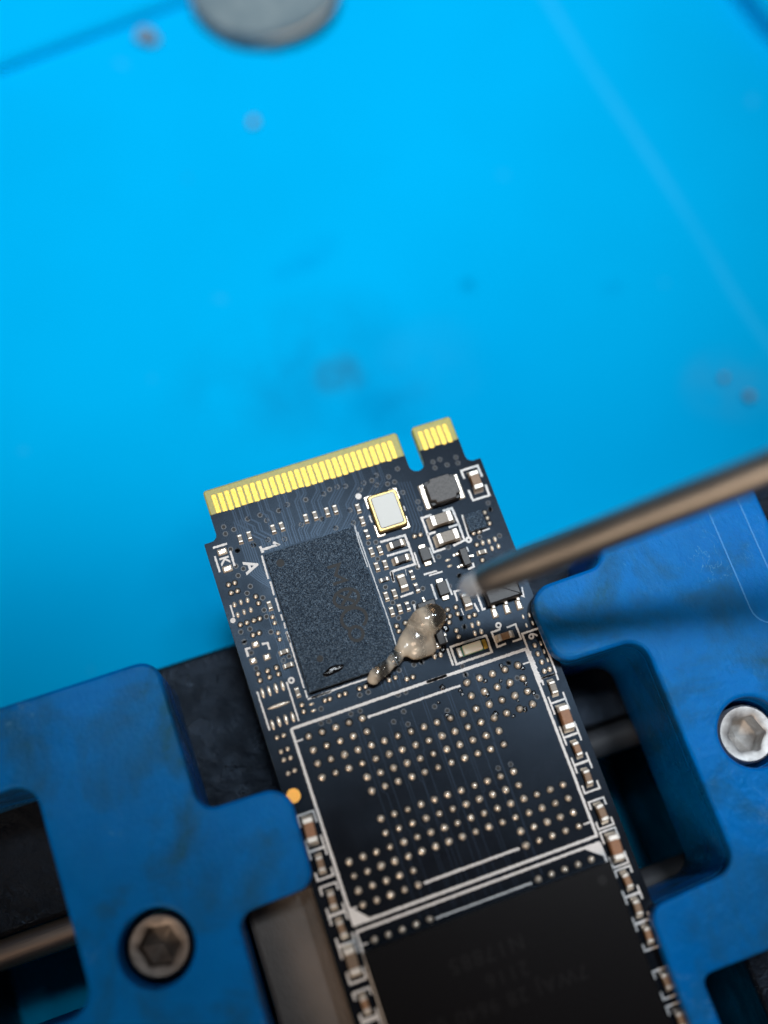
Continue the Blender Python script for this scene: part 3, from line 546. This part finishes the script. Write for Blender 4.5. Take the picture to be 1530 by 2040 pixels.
# quartz oscillator
osc = part('oscillator', prism('oscillator', 'rim_gold', fillet([(-1.16, -1.48), (1.16, -1.48), (1.16, 1.48), (-1.16, 1.48)], .26, 5), .12, .62, .10, 3), (2.72, -5.90, 0))
place('ceramic_base', prism('ceramic_base', 'black', fillet([(-1.18, -1.52), (1.18, -1.52), (1.18, 1.52), (-1.18, 1.52)], .2, 3), .02, .30, .03, 1), osc)
place('metal_lid', prism('metal_lid', 'lid', fillet([(-.95, -1.27), (.95, -1.27), (.95, 1.27), (-.95, 1.27)], .2, 5), .55, .70, .07, 3), osc)
padm = prism('solder_pad', 'solder', fillet([(-.34, -.50), (.34, -.50), (.34, .50), (-.34, .50)], .06, 2), -.004, .07, .05, 2)
for x, y in ((-.98, 1.17), (.98, 1.17), (.98, -1.17), (-.98, -1.17)): place('solder_pad', padm, osc, (x, y, 0))
# power inductor: waisted ferrite block on two pads
oct_ = [(-.78, -.98), (.78, -.98), (.84, -.72), (1.18, -.66), (1.18, .66), (.84, .72), (.78, .98), (-.78, .98), (-.84, .72), (-1.18, .66), (-1.18, -.66), (-.84, -.72)]
ind = part('inductor', prism('inductor', 'ferrite', fillet(oct_, .10, 3), .62, 1.02, .07, 2), (7.2, -5.66, 0))
place('ferrite_base', prism('ferrite_base', 'black', fillet([(-1.22, -1.0), (1.22, -1.0), (1.22, 1.0), (-1.22, 1.0)], .22, 4), .02, .55, .05, 1), ind)
bm = bmesh.new(); bmesh.ops.create_cone(bm, cap_ends=True, segments=24, radius1=.72, radius2=.72, depth=.3); bmesh.ops.translate(bm, verts=bm.verts, vec=(0, 0, .55)); place('winding_core', finish(bm, 'winding_core', 'black'), ind)
ipad = prism('solder_pad', 'solder', fillet([(-.26, -1.02), (.26, -1.02), (.26, 1.02), (-.26, 1.02)], .06, 2), -.004, .12, .10, 3)
for x in (-1.34, 1.34): place('solder_pad', ipad, ind, (x, 0, 0))
# indicator LED
led = part('indicator_led', box('indicator_led', 'led', 1.42, .70, .10, .55, .06), (5.22, -17.66, 0))
place('led_base', box('led_base', 'led_green', 1.70, .74, .0, .14, .02), led)
for s in (-1, 1): place('terminal', box('terminal', 'gold' if s > 0 else 'tin', .32, .72, .0, .26, .06), led, (s * .98, 0, 0))

# controller: sandy epoxy package with laser marks
ctl = part('controller_chip', box('controller_chip', 'epoxy', 6.86, 10.66, .08, .72, .05, 2), (-3.59, -11.67, 0))
def soft(o): o['kind'] = 'stuff'; return o
def mark_on(parent, cx, cy, z, strokes, w, mk, closed=()):
    bm = bmesh.new()
    for i, st in enumerate(strokes): bm_stroke(bm, [(x - cx, y - cy) for x, y in st], w, z - .01, z + .004 + .001 * i, 0, i in closed)
    return soft(place('laser_mark', finish(bm, 'laser_mark', mk), parent))
def arc(cx, cy, rx, ry, a0, a1, n=20): return [(cx + rx * math.cos(math.radians(a0 + (a1 - a0) * k / n)), cy + ry * math.sin(math.radians(a0 + (a1 - a0) * k / n))) for k in range(n + 1)]
mark_on(ctl, -3.59, -11.67, .72, [[(-2.95, -8.75), (-2.05, -8.75), (-2.55, -9.45), (-1.95, -10.05), (-2.95, -10.05)], arc(-2.35, -11.35, .92, .68, 0, 360, 28), [(-2.85, -10.95), (-1.85, -11.75)], [(-1.85, -10.95), (-2.85, -11.75)], arc(-2.3, -12.95, .92, .78, -60, 240, 26), arc(-2.5, -14.05, .5, .52, 0, 360, 20)], .24, 'laser', closed=(1, 5))
bm = bmesh.new(); bm_disc(bm, (-6.1 + 3.59, -7.32 + 11.67), .30, .71, .726, 24); bm_disc(bm, (-5.55 + 3.59, -14.95 + 11.67), .24, .71, .725, 24); soft(place('laser_mark', finish(bm, 'laser_mark', 'laser'), ctl))

# memory chip still in place on the lower footprint
nand = part('memory_chip', box('memory_chip', 'epoxy2', 18.0, 11.9, .18, 1.05, .06, 2), (0, -40.65, 0))
for s_, size, x, y in (('N17885', 1.45, -1.2, -37.5), ('2116', 1.35, -.35, -39.15), ('7WAJ 28 9640 02', 1.35, -.9, -40.65)):
    o = place('laser_mark', text_mesh('laser_mark', s_, size, 'faint_mark', .006, 1.18), nand, (x, y + 40.65, 1.052), math.pi); soft(o)
bm = bmesh.new(); bm_disc(bm, (8.0, -35.7 + 40.65), .34, 1.04, 1.054, 24); place('laser_mark', finish(bm, 'laser_mark', 'faint_mark'), nand)

# ------------------------------------------------------------------ the clamp
def screw(parent, x, y, mk, ztop):
    bm = bmesh.new(); n = 48; prof = [(1.95, ztop - 2.6), (2.12, ztop - 2.5), (2.12, ztop - .22), (1.95, ztop), (1.46, ztop - .02), (1.36, ztop - .12), (1.35, ztop - 1.7), (1.22, ztop - 1.8), (.02, ztop - 2.35)]
    rws = []
    for r_, z_ in prof:
        row = []
        for k in range(n):
            a = 2 * math.pi * k / n; rr = r_
            if 1.2 < r_ < 1.40: rr = r_ * .90 / math.cos(((a + .2) % (math.pi / 3)) - math.pi / 6)
            if abs(r_ - 2.12) < .01: rr = r_ - (.035 if k % 2 else 0)
            row.append(bm.verts.new((x + rr * math.cos(a), y + rr * math.sin(a), z_)))
        rws.append(row)
    for a, b in zip(rws, rws[1:]):
        for k in range(n): bm.faces.new((a[k], a[(k + 1) % n], b[(k + 1) % n], b[k]))
    bm.faces.new(rws[-1]); bm.faces.new(rws[0][::-1])
    return place('socket_screw', finish(bm, 'socket_screw', mk, True), parent)
JT, JB = 1.6, -9.0
L_out = [(-48, -11.25), (-16.55, -11.3), (-16.6, -22.45), (-10.4, -22.6), (-10.65, -29.55), (-16.15, -29.7), (-16.65, -62), (-48, -62)]
L_rad = [2, 1.5, 1.3, 1.7, 1.2, 1.1, 2, 2]
L_hole = fillet([(-44, -16.95), (-26.75, -16.9), (-26.55, -32.2), (-44, -32.3)], [1.5, 1.6, 1.7, 1.5])
R_out = [(29.6, -12.3), (29.6, -62), (10.15, -62), (10.05, -43.6), (10.2, -38.35), (17.1, -37.95), (17.0, -21.1), (10.45, -20.95), (10.2, -15.15), (16.5, -15.05), (16.6, -12.3)]
R_rad = [1, 2, .5, .4, 1.3, 1.5, 1.5, 1.5, 1.7, 1.2, 1.0]
R_hole = fillet([(11.95, -43.55), (27, -43.6), (27, -58), (12.1, -58)], [.7, 1.5, 1.5, 1])
def clip_in(loop, side):
    """the body below the lip stops at the board edge, so the board sits in a groove"""
    return [(min(p[0], -11.06) if side < 0 else max(p[0], 11.06), p[1]) for p in loop]
for side, out, rad, hole, sx, lab, mk, zt in ((-1, L_out, L_rad, L_hole, -21.75, 'blue plastic clamp jaw with a dark screw and a wide tab, at the lower left', 'screw_dark', .25), (1, R_out, R_rad, R_hole, 21.95, 'blue plastic clamp jaw with a bright steel screw and a deep notch, on the right', 'screw', .35)):
    root = thing(empty('clamp_jaw', (0, 0, 0)), lab, 'clamp jaw')
    lp = fillet(out, rad, 8)
    place('jaw_lip', plate('jaw_lip', 'jaw', [lp, hole, circle(sx, -29.85, 2.5)], .06, JT, .28, 3), root)
    place('jaw_body', plate('jaw_body', 'jaw', [clip_in(lp, side), hole, circle(sx, -29.85, 2.47)], JB, .055, 0), root)
    screw(root, sx, -29.85, mk, zt)
    if side > 0:
        for pts in (fillet([(25.5, -12.6), (25.45, -22.9), (29.2, -23.6)], [0, 1.6, 0], 6)[0:9], [(28.0, -12.5), (28.0, -22.8)]):
            bm = bmesh.new(); bm_stroke(bm, [Vector(p) for p in pts], .085, JT - .05, JT + .05, .012); place('step_line', finish(bm, 'step_line', 'pale_edge'), root)  # paler blue raised strokes standing for the jaw's step edges
base = thing(empty('holding_fixture', (0, -20, MATZ)), 'black metal clamp beam with steel rods under the jaws and board', 'fixture')
def bpart(name, me, loc=(0, 0, 0)):
    o = place(name, me, base, loc); o.location = o.location - base.location; return o
bpart('beam', prism('beam', 'beam', fillet([(-46, -25.6), (46, -25.6), (46, -10.0), (-46, -10.0)], .5, 3), MATZ, JB - .02, .35, 2))
bpart('slide_block', prism('slide_block', 'plate', fillet([(-15.9, -60), (-3, -60), (-3, -29.35), (-15.9, -29.35)], .5, 3), MATZ, -3.4, .35, 3))
bpart('light_stop', prism('light_stop', 'beam', fillet([(18.3, -62), (46, -62), (46, -25.65), (18.3, -25.65)], .5, 3), MATZ, JB - .02, .35, 2))  # block added under the jaw to keep side light out of the gap
bpart('light_stop', prism('light_stop', 'beam', fillet([(-62, -62), (-38, -62), (-38, -25.65), (-62, -25.65)], .5, 3), MATZ, JB - .02, .35, 2))  # second added block, closing the left side against light
for y in (-26.8, -38.0):
    bpart('guide_rod', cyl('guide_rod', 'rod', 1.12, 46, 32, .1), (-23, y, -10.2)); bpart('rod_shaded', cyl('rod_shaded', 'shaded_rod', 1.16, 46, 32, .1), (23, y, -10.2))  # one rod each, the right half in the darker shaded copy

# ------------------------------------------------------------------ flux bead (spheres fused into one skin)
def fused(name, balls, mk, voxel=.09, smooth=10, lump=.06, seed=3):
    bm = bmesh.new()
    for x, y, z, rx, ry, rz in balls:
        r = bmesh.ops.create_icosphere(bm, subdivisions=3, radius=1.0)
        for v in r['verts']: v.co = Vector((x + v.co.x * rx, y + v.co.y * ry, z + v.co.z * rz))
    me = finish(bm, name, mk, True); tmp = bpy.data.objects.new('tmp', me); col.objects.link(tmp)
    md = tmp.modifiers.new('r', 'REMESH'); md.mode = 'VOXEL'; md.voxel_size = voxel * S
    ms = tmp.modifiers.new('s', 'SMOOTH'); ms.iterations = smooth; ms.factor = .5
    out = bpy.data.meshes.new_from_object(tmp.evaluated_get(bpy.context.evaluated_depsgraph_get()))
    bpy.data.objects.remove(tmp); bpy.data.meshes.remove(me)
    for v in out.vertices:
        k = mnoise.noise(Vector(v.co) * 12 + Vector((seed, 0, 0))); v.co += v.normal * (k * lump * S)
    out.name = name; out.polygons.foreach_set('use_smooth', [True] * len(out.polygons))
    out.materials.clear(); out.materials.append(M[mk]); return out
# chain from the chip's edge (tail) to the round head, resting on the small parts below
chain = [(-2.35, -17.55, .70, .50, .46, .50), (-2.05, -17.35, .95, .62, .55, .55), (-1.5, -17.12, 1.05, .66, .55, .5), (-1.0, -16.98, .95, .42, .40, .36), (-.45, -16.72, .98, .60, .50, .5), (.0, -16.42, .9, .46, .44, .42), (.45, -16.22, .9, .8, .62, .6), (.9, -15.95, .85, .85, .85, .65), (1.5, -15.75, .85, 1.12, 1.12, .85), (1.45, -16.45, .7, 1.1, .85, .7), (2.0, -16.35, .72, .85, .95, .7), (1.9, -15.2, .95, 1.0, 1.0, .85), (2.5, -14.8, 1.05, 1.1, 1.05, .95), (3.1, -14.7, 1.1, 1.02, .98, .95), (2.75, -15.35, .9, .85, .6, .6)]
fx = thing(place('flux_bead', fused('flux_bead', chain, 'flux')), 'milky amber bead of soldering flux smeared over the chip edge and small parts', 'flux')
fd = thing(place('flux_droplet', dome('flux_droplet', 'wet', .78, .30, .10, 4, .12, 24, 6), None, (-4.9, -16.05, .716), .12), 'small dark wet flux droplet near the lower edge of the speckled chip', 'flux')
# wet residue on the board: thin glossy drops round the head of the bead and the nearest solder balls
bm = bmesh.new(); rr = random.Random(5)
for x, y, r_ in [(3.9, -14.6, .28), (4.1, -15.0, .34), (3.9, -15.6, .3), (3.2, -17.0, .3), (2.6, -17.3, .22), (-1.2, -17.6, .2), (-2.9, -17.75, .18)] + [(-8 + u + rr.uniform(-.42, .42), -19.87 - v + rr.uniform(-.42, .42), rr.uniform(.10, .22)) for v in range(4) for u in range(10, 17) if rr.random() < .75]:
    n = 14; ph = rr.uniform(0, 6); prev = None
    for k_, z_ in ((1.0, .003), (.8, .03), (.45, .05)):
        row = [bm.verts.new((x + r_ * k_ * (1 + .25 * math.sin(2 * 6.283 * q / n + ph)) * math.cos(6.283 * q / n), y + r_ * k_ * (1 + .2 * math.cos(3 * 6.283 * q / n + ph)) * math.sin(6.283 * q / n), z_)) for q in range(n)]
        if prev:
            for q in range(n): bm.faces.new((prev[q], prev[(q + 1) % n], row[(q + 1) % n], row[q]))
        prev = row
    bm.faces.new(prev)
fr = place('flux_residue', finish(bm, 'flux_residue', 'wet', True)); fr['kind'] = 'stuff'; fr['label'] = 'thin wet flux residue in spots on the black board'; fr['category'] = 'flux residue'
# ------------------------------------------------------------------ dispensing needle
tip = Vector((5.35, -15.1, 10.8)); far = Vector((21.0, -16.15, 22.0)); d = (far - tip).normalized()
bm = bmesh.new(); n = 40; prof = [(.0, .5), (.0, .82), (.15, .88), (1.2, .96), (4.0, 1.08), (60.0, 1.13)]; prev = None
for tpos, r_ in prof:
    row = [bm.verts.new((tpos, r_ * math.cos(2 * math.pi * k / n), r_ * math.sin(2 * math.pi * k / n))) for k in range(n)]
    if prev:
        for k in range(n): bm.faces.new((prev[k], prev[(k + 1) % n], row[(k + 1) % n], row[k]))
    prev = row
inner = [bm.verts.new((3.0, .55 * math.cos(2 * math.pi * k / n), .55 * math.sin(2 * math.pi * k / n))) for k in range(n)]
first = list(bm.verts)[:n]
for k in range(n): bm.faces.new((first[(k + 1) % n], first[k], inner[k], inner[(k + 1) % n]))
bm.faces.new(inner); bm.faces.new(prev[::-1]); bmesh.ops.recalc_face_normals(bm, faces=bm.faces[:])
nd = thing(place('dispensing_needle', finish(bm, 'dispensing_needle', 'needle', True)), 'blurred brown steel dispensing needle reaching in from the right above the board', 'needle')
nd.location = tip * S; nd.rotation_mode = 'QUATERNION'; nd.rotation_quaternion = d.to_track_quat('X', 'Z')
nt = fused('flux_drop', [(-.2, 0, -.1, .85, .85, .82), (-.8, .05, -.35, .85, .8, .8), (-1.35, .05, -.6, .65, .6, .65)], 'cloudy', .12, 6, .03, 8)
place('flux_drop', nt, nd)

# ------------------------------------------------------------------ things lying on the mat
bm = bmesh.new(); n = 48; prof = [(.985, 0), (1.0, .35), (1.0, 2.0), (.97, 2.5), (.90, 2.75), (.0, 2.85)]; prev = None
for k_, z_ in prof:
    row = [bm.verts.new((8.2 * k_ * math.cos(2 * math.pi * k / n) * (1 + .03 * math.sin(4 * math.pi * k / n + 1)), 6.9 * k_ * math.sin(2 * math.pi * k / n) * (1 + .04 * math.cos(6 * math.pi * k / n)), z_)) for k in range(n)] if k_ > 0 else [bm.verts.new((0, 0, z_))]
    if prev:
        for k in range(n):
            if len(row) == 1: bm.faces.new((prev[k], prev[(k + 1) % n], row[0]))
            else: bm.faces.new((prev[k], prev[(k + 1) % n], row[(k + 1) % n], row[k]))
    prev = row
pad = place('rubber_disc', finish(bm, 'rubber_disc', 'rubber', True), None, (13.6, 62.6, MATZ + .3), -.25)
pad.rotation_euler = (.10, -.07, -.25); pad.location.z += .06
thing(pad, 'grey rubber disc lying on the blue mat at the top edge', 'rubber disc')
bm = bmesh.new(); bm_ring(bm, (0, 0), 8.35, 8.0, .9, 1.9, 48); bmesh.ops.scale(bm, vec=(1, .842, 1), verts=bm.verts); place('rim_band', finish(bm, 'rim_band', 'rim', True), pad)
def crumb(x, y, z, r, sd, lab):
    bm = bmesh.new(); bmesh.ops.create_icosphere(bm, subdivisions=3, radius=1.0)
    for v in bm.verts: v.co = v.co * (1 + .45 * mnoise.noise(v.co * 1.4 + Vector((sd, 0, 0)))); v.co = Vector((v.co.x * r, v.co.y * r * 1.25, v.co.z * r * .7))
    o = place('solder_crumb', finish(bm, 'solder_crumb', 'crumb', True), None, (x, y, z + r * .45), sd); thing(o, lab, 'crumb', 'crumbs on the mat')
crumb(-.6, 61.0, MATZ + .15, .95, 1.0, 'pale crumb beside the tray wall left of the grey disc')
crumb(7.4, 47.4, MATZ + .1, .5, 2.3, 'small grey crumb alone on the mat below the grey disc')
crumb(46.3, 1.2, MATZ + .4, .45, 4.1, 'tiny crumb on the mat at the right edge above the needle')
crumb(44.6, 3.9, MATZ + .4, .32, 5.2, 'tiniest speck on the mat at the right edge, beside another crumb')
